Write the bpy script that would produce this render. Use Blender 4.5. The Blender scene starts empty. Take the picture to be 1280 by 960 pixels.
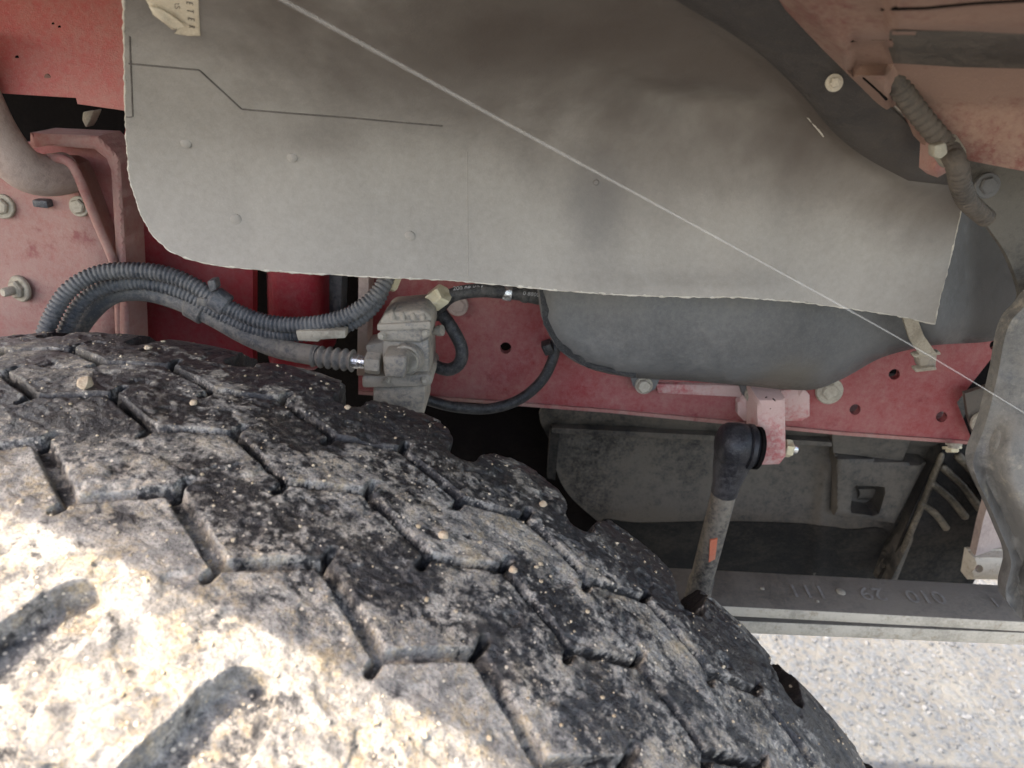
import bpy, bmesh, math, random
import numpy as np
from mathutils import Vector, Matrix, Euler
from mathutils.geometry import delaunay_2d_cdt

random.seed(7); RNG = np.random.default_rng(7)
SC = bpy.context.scene
COL = SC.collection

# ------------------------------------------------------------------ camera, sky, sun, exposure
PITCH, ROLL, FPX = 0.4428, 0.0706, 930.0        # looking down into the wheel arch; 26 mm equivalent lens
cam = bpy.data.cameras.new('camera'); camo = bpy.data.objects.new('camera', cam); COL.objects.link(camo)
cam.sensor_width = 36.0; cam.lens = 36.0 * FPX / 1280.0; cam.clip_start = 0.01; cam.clip_end = 500
cam.dof.use_dof = True; cam.dof.focus_distance = 0.40; cam.dof.aperture_fstop = 15.0
camo.matrix_world = Matrix.Rotation(math.pi/2 - PITCH, 4, 'X') @ Matrix.Rotation(ROLL, 4, 'Z')
SC.camera = camo
SC.cycles.max_bounces = 6; SC.cycles.diffuse_bounces = 4

SUN_DIR = Vector((-0.80, -0.14, 1.0)).normalized()     # towards the sun
w = bpy.data.worlds.new('World'); SC.world = w; w.use_nodes = True
nt = w.node_tree; bg = nt.nodes['Background']
sky = nt.nodes.new('ShaderNodeTexSky'); sky.sky_type = 'NISHITA'; sky.sun_disc = False
sky.sun_elevation = math.asin(SUN_DIR.z); sky.sun_rotation = math.atan2(SUN_DIR.x, SUN_DIR.y)
sky.air_density = 1.0; sky.dust_density = 3.0; sky.ozone_density = 0.3
nt.links.new(sky.outputs[0], bg.inputs[0]); bg.inputs[1].default_value = 0.15
sun = bpy.data.lights.new('sun', 'SUN'); sun.energy = 2.0; sun.angle = math.radians(0.55); sun.color = (1.0, 0.965, 0.915)
suno = bpy.data.objects.new('sun', sun); COL.objects.link(suno)
suno.rotation_euler = SUN_DIR.to_track_quat('Z', 'Y').to_euler(); suno.location = (-2, -1, 3)
SC.view_settings.view_transform = 'Standard'; SC.view_settings.look = 'None'
SC.view_settings.exposure = 2.75; SC.view_settings.gamma = 1.0; SC.view_settings.use_curve_mapping = False
SC.view_settings.use_white_balance = True; SC.view_settings.white_balance_temperature = 7350; SC.view_settings.white_balance_tint = 14

# ------------------------------------------------------------------ layout helpers
_c, _s = math.cos(ROLL), math.sin(ROLL); _cp, _sp = math.cos(PITCH), math.sin(PITCH)
def U(px, py, Y):
    """a point of the place: measured picture position (1280 wide) at depth Y metres into the arch"""
    px = np.asarray(px, float); py = np.asarray(py, float); Y = np.asarray(Y, float)
    u = (px - 640)/FPX; v = (py - 480)/FPX
    u, v = _c*u + _s*v, -_s*u + _c*v
    y = _cp - v*_sp; z = -_sp - v*_cp
    k = Y/y
    return np.stack([u*k, Y + 0*k, z*k], -1)
def V(px, py, Y): return Vector(U(px, py, Y))
def MM(px, py, Y):                                 # metres per picture pixel at that place
    p = U(px, py, Y); return float((p[1]*_cp - p[2]*_sp)/FPX)

ORIGIN = {}
def tag(o, label=None, cat=None, group=None, kind=None):
    if label: o['label'] = label
    if cat: o['category'] = cat
    if group: o['group'] = group
    if kind: o['kind'] = kind
    return o
def thing(name, label, cat, loc=(0, 0, 0), group=None):
    o = bpy.data.objects.new(name, None); COL.objects.link(o); o.location = Vector(loc); o.empty_display_size = 0.02
    ORIGIN[o.name] = Vector(loc)
    return tag(o, label, cat, group)
def mesh_obj(name, verts, faces, mat, parent=None, smooth=40, mats=None, fmat=None):
    verts = np.asarray(verts, float)
    if parent is not None: org = ORIGIN[parent.name]
    else:
        mn, mx = verts.min(0), verts.max(0); org = Vector(((mn[0]+mx[0])/2, (mn[1]+mx[1])/2, mn[2]))
    me = bpy.data.meshes.new(name)
    me.from_pydata((verts - np.array(org)).tolist(), [], [list(map(int, f)) for f in faces])
    o = bpy.data.objects.new(name, me); COL.objects.link(o)
    for m in (mats or [mat]): me.materials.append(m)
    if fmat is not None: me.polygons.foreach_set('material_index', fmat)
    if smooth:
        me.shade_smooth()
        if smooth < 180: me.set_sharp_from_angle(angle=math.radians(smooth))
    if parent is None: o.location = org
    else: o.parent = parent
    ORIGIN[o.name] = org
    return o
def bm_obj(name, bm, mat, parent=None, smooth=40):
    bmesh.ops.recalc_face_normals(bm, faces=bm.faces)
    bm.verts.index_update()
    v = [tuple(x.co) for x in bm.verts]; f = [[y.index for y in x.verts] for x in bm.faces]
    bm.free()
    return mesh_obj(name, v, f, mat, parent, smooth)

# value noise
def vnoise(x, y, seed=0):
    xi = np.floor(x).astype(np.int64); yi = np.floor(y).astype(np.int64); xf = x - xi; yf = y - yi
    def h(a, b):
        n = (a*374761393 + b*668265263 + seed*1442695041) & 0xffffffff
        n = ((n ^ (n >> 13))*1274126177) & 0xffffffff
        return ((n ^ (n >> 16)) & 0xffff)/65535.0
    sx = xf*xf*(3-2*xf); sy = yf*yf*(3-2*yf)
    return (h(xi, yi)*(1-sx)+h(xi+1, yi)*sx)*(1-sy)+(h(xi, yi+1)*(1-sx)+h(xi+1, yi+1)*sx)*sy
def fbm(x, y, scale, octv=4, seed=0, gain=.5):
    t = 0; a = 1; n = 0; x = np.asarray(x, float)/scale; y = np.asarray(y, float)/scale
    for i in range(octv):
        t = t + a*vnoise(x, y, seed+i*17); n += a; a *= gain; x = x*2.03+3.1; y = y*2.03+7.7
    return t/n
def sstep(a, b, x):
    t = np.clip((x-a)/(b-a), 0, 1); return t*t*(3-2*t)

def catmull(P, n=8, closed=False):
    P = [np.asarray(p, float) for p in P]; out = []
    N = len(P)
    rng = range(N) if closed else range(N-1)
    for i in rng:
        if closed: p0, p1, p2, p3 = P[(i-1) % N], P[i], P[(i+1) % N], P[(i+2) % N]
        else: p0, p1, p2, p3 = P[max(i-1, 0)], P[i], P[i+1], P[min(i+2, N-1)]
        for k in range(n):
            t = k/n
            out.append(.5*((2*p1)+(-p0+p2)*t+(2*p0-5*p1+4*p2-p3)*t*t+(-p0+3*p1-3*p2+p3)*t**3))
    if not closed: out.append(P[-1])
    return np.array(out)
def resample(P, step, closed=False):
    P = np.asarray(P, float)
    if closed: P = np.vstack([P, P[:1]])
    d = np.r_[0, np.cumsum(np.linalg.norm(np.diff(P, axis=0), axis=1))]
    n = max(int(round(d[-1]/step)), 3); s = np.linspace(0, d[-1], n+1)
    Q = np.stack([np.interp(s, d, P[:, k]) for k in range(P.shape[1])], 1)
    return Q[:-1] if closed else Q
def subdiv_loop(P, step):                            # keeps the corners, adds points along the edges
    out = []
    for i in range(len(P)):
        a = np.asarray(P[i], float); b = np.asarray(P[(i+1) % len(P)], float)
        n = max(1, int(np.linalg.norm(b-a)/step))
        for k in range(n): out.append(a+(b-a)*k/n)
    return np.array(out)
def inside(px, py, loop):
    r = np.zeros(px.shape, bool); x, y = loop[:, 0], loop[:, 1]; j = len(x)-1
    for i in range(len(x)):
        with np.errstate(divide='ignore', invalid='ignore'):
            c = ((y[i] > py) != (y[j] > py)) & (px < (x[j]-x[i])*(py-y[i])/(y[j]-y[i]+1e-12)+x[i])
        r ^= c; j = i
    return r
def dist_loop(px, py, loop, closed=True):
    d = np.full(px.shape, 1e9)
    n = len(loop)
    for i in range(n if closed else n-1):
        a = loop[i]; b = loop[(i+1) % n]; e = b-a; L = e@e+1e-12
        t = np.clip(((px-a[0])*e[0]+(py-a[1])*e[1])/L, 0, 1)
        d = np.minimum(d, np.hypot(px-a[0]-t*e[0], py-a[1]-t*e[1]))
    return d

def sheet(name, outline, Yf, thick, mat, parent=None, step=14, edge=None, holes=(), smooth=35, curved=False, ragged=0.0, offs=None, rimmat=None, seed=1):
    """a panel with an outline, a depth at every point of it and a real thickness"""
    loop = resample(catmull(outline, 10, True), edge or step, True) if curved else subdiv_loop(outline, edge or step)
    if ragged:
        s = np.arange(len(loop))
        loop = loop + ragged*(np.stack([fbm(s*1., s*0+3, 2.2, 2, seed), fbm(s*1., s*0+9, 2.2, 2, seed+4)], 1)-.5)
    hl = [np.asarray(h, float) for h in holes]
    x0, y0 = loop.min(0); x1, y1 = loop.max(0)
    gx, gy = np.meshgrid(np.arange(x0+step*.5, x1, step), np.arange(y0+step*.5, y1, step))
    gx = gx + (np.arange(gx.shape[0])[:, None] % 2)*step*.5
    gx = gx.ravel(); gy = gy.ravel()
    k = inside(gx, gy, loop) & (dist_loop(gx, gy, loop) > step*.45)
    for h in hl: k &= ~inside(gx, gy, h) & (dist_loop(gx, gy, h) > step*.3)
    pts = [loop]+hl+[np.stack([gx[k], gy[k]], 1)]
    edges = []; b = 0
    for L in [loop]+hl:
        edges += [(b+i, b+(i+1) % len(L)) for i in range(len(L))]; b += len(L)
    P = np.vstack(pts)
    vs, es, fs, *_ = delaunay_2d_cdt([Vector(p) for p in P], edges, [], 0, 1e-5)
    Q = np.array([tuple(v) for v in vs]); F = np.array([f for f in fs if len(f) == 3])
    c = Q[F].mean(1); ok = inside(c[:, 0], c[:, 1], loop)
    for h in hl: ok &= ~inside(c[:, 0], c[:, 1], h)
    F = F[ok]
    Y = Yf(Q[:, 0], Q[:, 1]) if callable(Yf) else np.full(len(Q), float(Yf))
    A = U(Q[:, 0], Q[:, 1], Y)
    off = np.array(offs if offs is not None else (0, thick, 0), float)
    B = A + off; n = len(A)
    a, b2, c2 = Q[F[:, 0]], Q[F[:, 1]], Q[F[:, 2]]
    ar = (b2[:, 0]-a[:, 0])*(c2[:, 1]-a[:, 1])-(b2[:, 1]-a[:, 1])*(c2[:, 0]-a[:, 0])
    F[ar > 0] = F[ar > 0][:, ::-1]
    ec = {}
    for f in F:
        for i in range(3): ec[(f[i], f[(i+1) % 3])] = 1
    rim = [(i, j) for (i, j) in ec if (j, i) not in ec]
    faces = [list(f) for f in F]+[[f[0]+n, f[2]+n, f[1]+n] for f in F]
    fm = [0]*len(faces)
    for i, j in rim: faces.append([j, i, i+n, j+n]); fm.append(1 if rimmat else 0)
    used = np.zeros(2*n, bool)
    for f in faces: used[f] = True
    idx = np.cumsum(used)-1
    faces = [[idx[q] for q in f] for f in faces]
    return mesh_obj(name, np.vstack([A, B])[used], faces, mat, parent, smooth, mats=[mat, rimmat] if rimmat else None, fmat=fm if rimmat else None)
def rounded(loop, r, base, k=.0005):
    """depth rising from the outline like a rolled edge: r px wide"""
    L = np.asarray(loop, float)
    def f(px, py):
        d = np.clip(dist_loop(px, py, L)/r, 0, 1)
        b = base(px, py) if callable(base) else base
        return b + r*k*(1-np.sqrt(np.clip(1-(1-d)**2, 0, 1)))
    return f

def frames(C):
    T = np.gradient(C, axis=0); T /= np.linalg.norm(T, axis=1)[:, None]+1e-12
    up = np.array([0, -1., 0.2]); N = np.empty_like(T)
    n = up - T[0]*(up@T[0]); n /= np.linalg.norm(n)
    for i in range(len(T)):
        n = n - T[i]*(n@T[i]); n /= np.linalg.norm(n)+1e-12; N[i] = n
    return T, N, np.cross(T, N)
def sweep(name, C, rad, mat, parent=None, seg=14, smooth=50, cap=True):
    C = np.asarray(C, float); T, N, B = frames(C)
    rad = np.broadcast_to(np.asarray(rad, float), (len(C),))
    a = np.linspace(0, 2*np.pi, seg, endpoint=False)
    V_ = (C[:, None] + rad[:, None, None]*(np.cos(a)[None, :, None]*N[:, None]+np.sin(a)[None, :, None]*B[:, None])).reshape(-1, 3)
    F = []
    for i in range(len(C)-1):
        for j in range(seg):
            k = (j+1) % seg; F.append((i*seg+j, i*seg+k, (i+1)*seg+k, (i+1)*seg+j))
    if cap: F += [tuple(range(seg))[::-1], tuple(range((len(C)-1)*seg, len(C)*seg))]
    o = mesh_obj(name, V_, F, mat, parent, smooth)
    return o
def path(pts, step=.0015):
    """smooth 3D path through (px, py, Y) marks"""
    return resample(catmull([U(*p) for p in pts], 12), step)
def hose(name, pts, r, mat, parent=None, step=.003, seg=14): return sweep(name, path(pts, step), r, mat, parent, seg)
def conduit(name, pts, r, mat, parent=None, pitch=.0027, seg=14):
    C = path(pts, pitch/6); s = np.arange(len(C))/6.0
    ph = s % 1; rr = r*(1-.15*(1-sstep(.12, .3, ph)*(1-sstep(.7, .88, ph))))
    return sweep(name, C, rr, mat, parent, seg, smooth=60)
def cyl(name, a, b, prof, mat, parent=None, seg=20, smooth=35, hexa=False):
    """turned piece from a to b; prof = [(t, radius), ...]"""
    a = np.array(a, float); b = np.array(b, float); ax = b-a; L = np.linalg.norm(ax); ax /= L
    up = np.array([0, 0, 1.]) if abs(ax[2]) < .9 else np.array([1., 0, 0])
    n = np.cross(ax, up); n /= np.linalg.norm(n); m = np.cross(ax, n)
    sg = 6 if hexa else seg
    an = np.linspace(0, 2*np.pi, sg, endpoint=False)+.3
    Vv = []; F = []
    for t, r in prof:
        for q in an: Vv.append(a+ax*L*t+r*(math.cos(q)*n+math.sin(q)*m))
    k = len(prof)
    for i in range(k-1):
        for j in range(sg):
            jj = (j+1) % sg; F.append((i*sg+j, i*sg+jj, (i+1)*sg+jj, (i+1)*sg+j))
    F += [tuple(range(sg))[::-1], tuple(range((k-1)*sg, k*sg))]
    return mesh_obj(name, Vv, F, mat, parent, smooth)
def block(name, corners, depth, mat, parent=None, bev=.0015, seg=2, smooth=40):
    """prism from a front outline [(px,py,Y)...] running depth metres back, edges rounded"""
    bm = bmesh.new(); f = [bm.verts.new(V(*c)) for c in corners]; n = len(f)
    b = [bm.verts.new(v.co+Vector((0, depth, 0))) for v in f]
    bm.faces.new(f); bm.faces.new(b[::-1])
    for i in range(n): bm.faces.new((f[i], b[i], b[(i+1) % n], f[(i+1) % n]))
    bmesh.ops.recalc_face_normals(bm, faces=bm.faces)
    if bev: bmesh.ops.bevel(bm, geom=list(bm.edges), offset=bev, segments=seg, affect='EDGES', profile=.5, clamp_overlap=True)
    return bm_obj(name, bm, mat, parent, smooth)
def bolt(px, py, Y, r, mat, parent, washer=1.55, stud=0.0, name='bolt', toward=(0, -1, .15), h=.55):
    """hexagon bolt with a round flange; r = half width across flats in px"""
    k = MM(px, py, Y); c = np.array(V(px, py, Y)); d = np.array(toward, float); d /= np.linalg.norm(d); R = r*k
    o = cyl(name, c-d*R*.3, c+d*R*(h+.25), [(0, R*1.05), (.35, R*1.12), (.8, R*1.12), (1, R*.92)], mat, parent, hexa=True, smooth=25)
    w_ = cyl('washer', c-d*R*.3, c+d*R*.18, [(0, R*washer), (.7, R*washer), (1, R*washer*.93)], mat, o, seg=24)
    if stud: cyl('stud', c, c+d*R*stud, [(0, R*.55), (.9, R*.55), (1, R*.42)], mat, o, seg=14)
    return o
def ring_hole(px, py, r, n=14, sx=1., ang=0.):
    a = np.linspace(0, 2*np.pi, n, endpoint=False)
    x = np.cos(a)*r*sx; y = np.sin(a)*r
    return np.stack([px+x*math.cos(ang)-y*math.sin(ang), py+x*math.sin(ang)+y*math.cos(ang)], 1)

# ------------------------------------------------------------------ materials
def mat_new(name):
    m = bpy.data.materials.new(name); m.use_nodes = True
    return m, m.node_tree, m.node_tree.nodes['Principled BSDF']
def N(nt, typ, **kw):
    n = nt.nodes.new(typ)
    for k, v in kw.items(): setattr(n, k, v)
    return n
def noise(nt, vec, scale, detail=5, rough=.6, dist=0.):
    n = N(nt, 'ShaderNodeTexNoise'); n.inputs['Scale'].default_value = scale; n.inputs['Detail'].default_value = detail
    n.inputs['Roughness'].default_value = rough; n.inputs['Distortion'].default_value = dist
    nt.links.new(vec, n.inputs['Vector']); return n.outputs['Fac']
def ramp(nt, fac, a, b, va=0., vb=1.):
    n = N(nt, 'ShaderNodeMapRange', clamp=True, interpolation_type='SMOOTHSTEP')
    nt.links.new(fac, n.inputs[0])
    for i, x in zip((1, 2, 3, 4), (a, b, va, vb)): n.inputs[i].default_value = x
    return n.outputs[0]
def mixc(nt, fac, a, b):
    n = N(nt, 'ShaderNodeMix', data_type='RGBA')
    if isinstance(fac, (int, float)): n.inputs[0].default_value = fac
    else: nt.links.new(fac, n.inputs[0])
    for i, c in ((6, a), (7, b)):
        if isinstance(c, tuple): n.inputs[i].default_value = (*c, 1)
        else: nt.links.new(c, n.inputs[i])
    return n.outputs[2]
def mth(nt, op, a, b=None, c=None):
    n = N(nt, 'ShaderNodeMath', operation=op)
    for i, x in enumerate((a, b, c)):
        if x is None: continue
        if isinstance(x, (int, float)): n.inputs[i].default_value = x
        else: nt.links.new(x, n.inputs[i])
    return n.outputs[0]
def bump(nt, bs, h, strength, dist):
    n = N(nt, 'ShaderNodeBump'); n.inputs['Strength'].default_value = strength; n.inputs['Distance'].default_value = dist
    nt.links.new(h, n.inputs['Height']); nt.links.new(n.outputs[0], bs.inputs['Normal'])
def dusty(name, base, dust, amount=.5, scale=9., rough=.5, metal=0., grain=.0004, spots=None, spot_t=.7, streak=None, base2=None, soft=.085, smear_shade=None, fine=.30, spec=.4):
    """a base colour under an uneven film of dust, with fine grain and darker spots"""
    m, nt, bs = mat_new(name)
    tc = N(nt, 'ShaderNodeTexCoord'); geo = N(nt, 'ShaderNodeNewGeometry'); v = geo.outputs['Position']
    if streak:
        mp = N(nt, 'ShaderNodeMapping'); nt.links.new(v, mp.inputs[0]); mp.inputs['Scale'].default_value = streak; v2 = mp.outputs[0]
    else: v2 = v
    n1 = noise(nt, v2, scale, 5, .62, .3); n2 = noise(nt, v, scale*14, 4, .7); nm = noise(nt, v, 330, 3, .7); n3 = noise(nt, v, 1100, 2, .6)
    f = mth(nt, 'ADD', mth(nt, 'MULTIPLY', n1, .50), mth(nt, 'ADD', mth(nt, 'MULTIPLY', n2, .27), mth(nt, 'MULTIPLY', nm, .23)))
    th = .5+(.5-amount)*.30
    a = mth(nt, 'MULTIPLY', ramp(nt, f, th-soft, th+soft), min(1., .62+amount*.42))
    c0 = mixc(nt, ramp(nt, n2, .35, .7), base, base2 or tuple(x*.8 for x in base))
    c = mixc(nt, a, c0, dust)
    c = mixc(nt, mth(nt, 'MULTIPLY', ramp(nt, n3, .52, .72), fine), c, tuple(min(1, x*1.25) for x in dust))
    if spots:
        n4 = noise(nt, v, scale*5.3, 4, .75)
        c = mixc(nt, mth(nt, 'MULTIPLY', ramp(nt, n4, spot_t-.16, spot_t+.06), .6), c, spots)
    for (cx, cy, cz, rx, rz, amt, colr) in (smear_shade or ()):         # ragged blobs: old mud smears and shade put into the colour
        sep = N(nt, 'ShaderNodeSeparateXYZ'); nt.links.new(v, sep.inputs[0])
        dx = mth(nt, 'POWER', mth(nt, 'ABSOLUTE', mth(nt, 'MULTIPLY', mth(nt, 'SUBTRACT', sep.outputs[0], cx), 1/rx)), 2.)
        dz = mth(nt, 'POWER', mth(nt, 'ABSOLUTE', mth(nt, 'MULTIPLY', mth(nt, 'SUBTRACT', sep.outputs[2], cz), 1/rz)), 2.)
        q = mth(nt, 'ADD', mth(nt, 'SQRT', mth(nt, 'ADD', dx, dz)), mth(nt, 'MULTIPLY', mth(nt, 'SUBTRACT', n1, .5), 2.2))
        c = mixc(nt, mth(nt, 'MULTIPLY', ramp(nt, q, 1.25, .1), amt), c, colr)
    nt.links.new(c, bs.inputs['Base Color'])
    nt.links.new(ramp(nt, a, 0, 1, rough, .92), bs.inputs['Roughness'])
    if metal: nt.links.new(ramp(nt, a, 0, .8, metal, 0.), bs.inputs['Metallic'])
    bs.inputs['Specular IOR Level'].default_value = spec
    bump(nt, bs, mth(nt, 'ADD', n3, mth(nt, 'ADD', nm, mth(nt, 'MULTIPLY', n2, 1.5))), .55, grain)
    return m
DUST = (.40, .345, .29)
RED = dusty('red_frame_paint', (.24, .016, .022), (.34, .185, .160), .50, 9, .42, soft=.20, fine=.15, spots=(.16, .006, .014), spot_t=.72, base2=(.24, .010, .020))
RED_L = dusty('deep_red_paint', (.27, .012, .020), (.32, .13, .115), .25, 9, .38, soft=.20, fine=.12, base2=(.23, .010, .018))
RED_D = dusty('red_paint_dusty', (.25, .030, .030), (.37, .245, .205), .64, 9, .5, soft=.20, fine=.15, spots=(.17, .009, .016), spot_t=.70)
RED_B = dusty('red_beam_paint', (.46, .075, .07), (.46, .25, .205), .5, 8, .45, soft=.15, spots=(.20, .06, .05), spot_t=.80, base2=(.42, .045, .05))
RED_P = dusty('pink_dusty_paint', (.40, .10, .10), (.50, .36, .32), .66, 16, .6)
FEND = dusty('fender_underside', (.16, .055, .043), (.255, .165, .125), .66, 10, .7, spots=(.14, .08, .06), spot_t=.78)
BRN = (.072, .054, .044)
SMEAR_SHADE = [(.095, 0, -.035, .07, .03, .5, BRN), (.0, 0, .0, .12, .03, .45, BRN), (.06, 0, -.055, .075, .035, .34, BRN), (.10, 0, .0, .16, .05, .75, BRN), (.16, 0, -.05, .09, .035, .4, BRN), (-.03, 0, -.015, .10, .035, .5, BRN), (-.12, 0, .01, .12, .032, .45, BRN), (.035, 0, -.080, .018, .034, .33, (.06, .058, .062)), (-.10, 0, -.05, .03, .012, .3, BRN), (.22, 0, -.06, .06, .04, .6, BRN)]  # brown smears, placed to paint the shade gradient into the liner's top
LINER = dusty('liner_rubber_sheet', (.20, .184, .160), (.345, .322, .285), .62, 7, .6, streak=(1, 1, .8), soft=.22, smear_shade=SMEAR_SHADE, fine=.10, grain=.00018)
LINER_D = dusty('liner_flange', (.045, .039, .036), (.085, .073, .064), .5, 8, .6)
LEDGE = dusty('liner_cut_edge', (.42, .385, .32), (.52, .48, .41), .5, 60, .8)
PLAS = dusty('grey_plastic', (.075, .076, .076), (.175, .17, .16), .50, 9, .42, fine=.12, soft=.18, grain=.00015, smear_shade=[(.325, 0, -.15, .075, .09, .8, (.045, .038, .033)), (.182, 0, -.205, .028, .022, .55, (.12, .095, .062))])  # first blob paints shade on the tank's right end, second is a brown mark
PLAS_R = dusty('splash_guard_plastic', (.075, .072, .067), (.165, .155, .138), .58, 12, .5, spots=(.36, .31, .23), spot_t=.70)
COVER = dusty('undercover_plastic', (.010, .010, .010), (.115, .099, .079), .56, 8, .45, spots=(.03, .03, .032), spot_t=.72)
COVER_D = dusty('undercover_dark', (.012, .012, .012), (.045, .040, .034), .4, 10, .8, spec=.12)
FOIL = dusty('heat_shield', (.05, .042, .03), (.20, .165, .115), .5, 20, .4, metal=.3)
CONDUIT = dusty('conduit_plastic', (.045, .049, .057), (.18, .173, .163), .52, 22, .45)
CONDUIT_B = dusty('conduit_brown_dust', (.04, .034, .028), (.115, .095, .076), .56, 20, .6)
HOSE = dusty('rubber_hose', (.014, .014, .015), (.11, .103, .094), .38, 18, .5)
HOSE_D = dusty('dusty_rubber_hose', (.06, .062, .066), (.25, .222, .185), .55, 14, .6)
PIPE = dusty('dusty_pipe', (.26, .19, .165), (.40, .31, .26), .66, 16, .65)
STEEL = dusty('zinc_steel', (.32, .29, .24), (.40, .36, .285), .5, 40, .38, metal=.7)
BRASS = dusty('yellow_zinc', (.60, .52, .34), (.56, .50, .36), .5, 40, .35, metal=.6)
SILV = dusty('bright_steel', (.75, .75, .74), (.55, .52, .46), .22, 40, .25, metal=.9)
ALU = dusty('cast_aluminium', (.16, .155, .15), (.36, .315, .25), .64, 30, .5, metal=.35, spots=(.14, .12, .10), spot_t=.72)
BEIGE = dusty('beige_plastic', (.27, .235, .18), (.42, .375, .295), .55, 40, .6)
BLACK = dusty('black_rubber_joint', (.011, .011, .014), (.085, .08, .08), .30, 24, .42)
ROD = dusty('link_rod', (.022, .020, .019), (.24, .205, .16), .46, 16, .5, streak=(1, 1, .4))
LEAF = dusty('spring_steel', (.095, .083, .068), (.19, .164, .132), .68, 14, .45)
LEAF_E = dusty('spring_edge', (.36, .32, .25), (.56, .50, .40), .6, 22, .6, spots=(.22, .15, .08), spot_t=.68)
DARK = dusty('near_black', (.005, .004, .004), (.012, .010, .009), .4, 10, .8, spec=.05)  # near-black for small dark parts and marks; also stands for shade in voids
ORANGE = dusty('orange_paint_mark', (.62, .17, .09), (.5, .25, .17), .35, 60, .6)
PAPER = dusty('old_paper', (.60, .51, .37), (.64, .57, .44), .5, 40, .85, spots=(.46, .37, .25), spot_t=.68)
INK = dusty('faded_ink', (.14, .12, .10), (.24, .20, .16), .4, 120, .9)
CHALK = dusty('pale_marking', (.26, .245, .22), (.17, .15, .125), .5, 160, .8)
WHITEP = dusty('hose_print', (.45, .45, .45), (.3, .29, .28), .5, 200, .8)
LINEM = dusty('scored_line', (.085, .075, .065), (.15, .135, .12), .4, 40, .8)
PEB = dusty('pebble_stone', (.40, .31, .21), (.50, .41, .30), .5, 80, .85)

def make_rubber():
    m, nt, bs = mat_new('muddy_tyre_rubber')
    uv = N(nt, 'ShaderNodeUVMap'); uv.uv_map = 'UVMap'; v = uv.outputs[0]
    at = N(nt, 'ShaderNodeAttribute'); at.attribute_name = 'dust'; d = at.outputs['Fac']
    mp = N(nt, 'ShaderNodeMapping'); nt.links.new(v, mp.inputs[0]); mp.inputs['Scale'].default_value = (45, 110, 1); mp.inputs['Rotation'].default_value = (0, 0, .35)
    st = noise(nt, mp.outputs[0], 1.0, 8, .72, .6)
    n1 = noise(nt, v, 48, 8, .68, .4); geo = N(nt, 'ShaderNodeNewGeometry'); v3 = geo.outputs['Position']; n2 = noise(nt, v3, 300, 5, .78); n3 = noise(nt, v3, 950, 3, .7)
    # dust film: where the local amount of dirt beats the noise
    k = mth(nt, 'ADD', mth(nt, 'MULTIPLY', n1, .32), mth(nt, 'ADD', mth(nt, 'MULTIPLY', st, .36), mth(nt, 'MULTIPLY', n2, .44)))
    f = mth(nt, 'ADD', mth(nt, 'MULTIPLY', k, 1.6), mth(nt, 'SUBTRACT', mth(nt, 'MULTIPLY', d, .62), .785))
    film = ramp(nt, f, .44, .58)
    sand = mth(nt, 'MULTIPLY', ramp(nt, mth(nt, 'ADD', mth(nt, 'MULTIPLY', n1, .5), mth(nt, 'MULTIPLY', n2, .6)), .52, .70), ramp(nt, d, .45, .85, .12, 1.))
    n5 = noise(nt, v3, 95, 4, .6, .8)
    vo = N(nt, 'ShaderNodeTexVoronoi'); vo.inputs['Scale'].default_value = 620; nt.links.new(v3, vo.inputs['Vector'])
    vr = N(nt, 'ShaderNodeSeparateColor'); nt.links.new(vo.outputs['Color'], vr.inputs[0])
    speck = mth(nt, 'MULTIPLY', mth(nt, 'LESS_THAN', vo.outputs['Distance'], mth(nt, 'MULTIPLY', vr.outputs[0], .42)), mth(nt, 'GREATER_THAN', vr.outputs[1], .86))
    c = mixc(nt, ramp(nt, n2, .4, .65), (.013, .013, .0145), (.042, .041, .041))
    c = mixc(nt, mth(nt, 'MULTIPLY', film, ramp(nt, n3, .36, .58, .55, 1.)), c, mixc(nt, ramp(nt, n5, .38, .62), (.15, .145, .136), (.35, .332, .298)))
    c = mixc(nt, mth(nt, 'MULTIPLY', sand, .8), c, mixc(nt, ramp(nt, n3, .35, .65), (.26, .195, .105), (.44, .355, .225)))
    c = mixc(nt, mth(nt, 'MULTIPLY', speck, ramp(nt, f, .36, .5, .25, 1.)), c, (.52, .46, .36))
    nt.links.new(c, bs.inputs['Base Color'])
    nt.links.new(ramp(nt, mth(nt, 'MAXIMUM', film, sand), .0, .7, .30, .93), bs.inputs['Roughness'])
    bs.inputs['Specular IOR Level'].default_value = .5
    h = mth(nt, 'ADD', mth(nt, 'MULTIPLY', n2, 1.2), mth(nt, 'ADD', mth(nt, 'MULTIPLY', n3, 1.1), mth(nt, 'ADD', mth(nt, 'MULTIPLY', st, 1.2), mth(nt, 'MULTIPLY', speck, .35))))
    bump(nt, bs, h, .8, .0007)
    return m
RUBBER = make_rubber()

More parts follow.
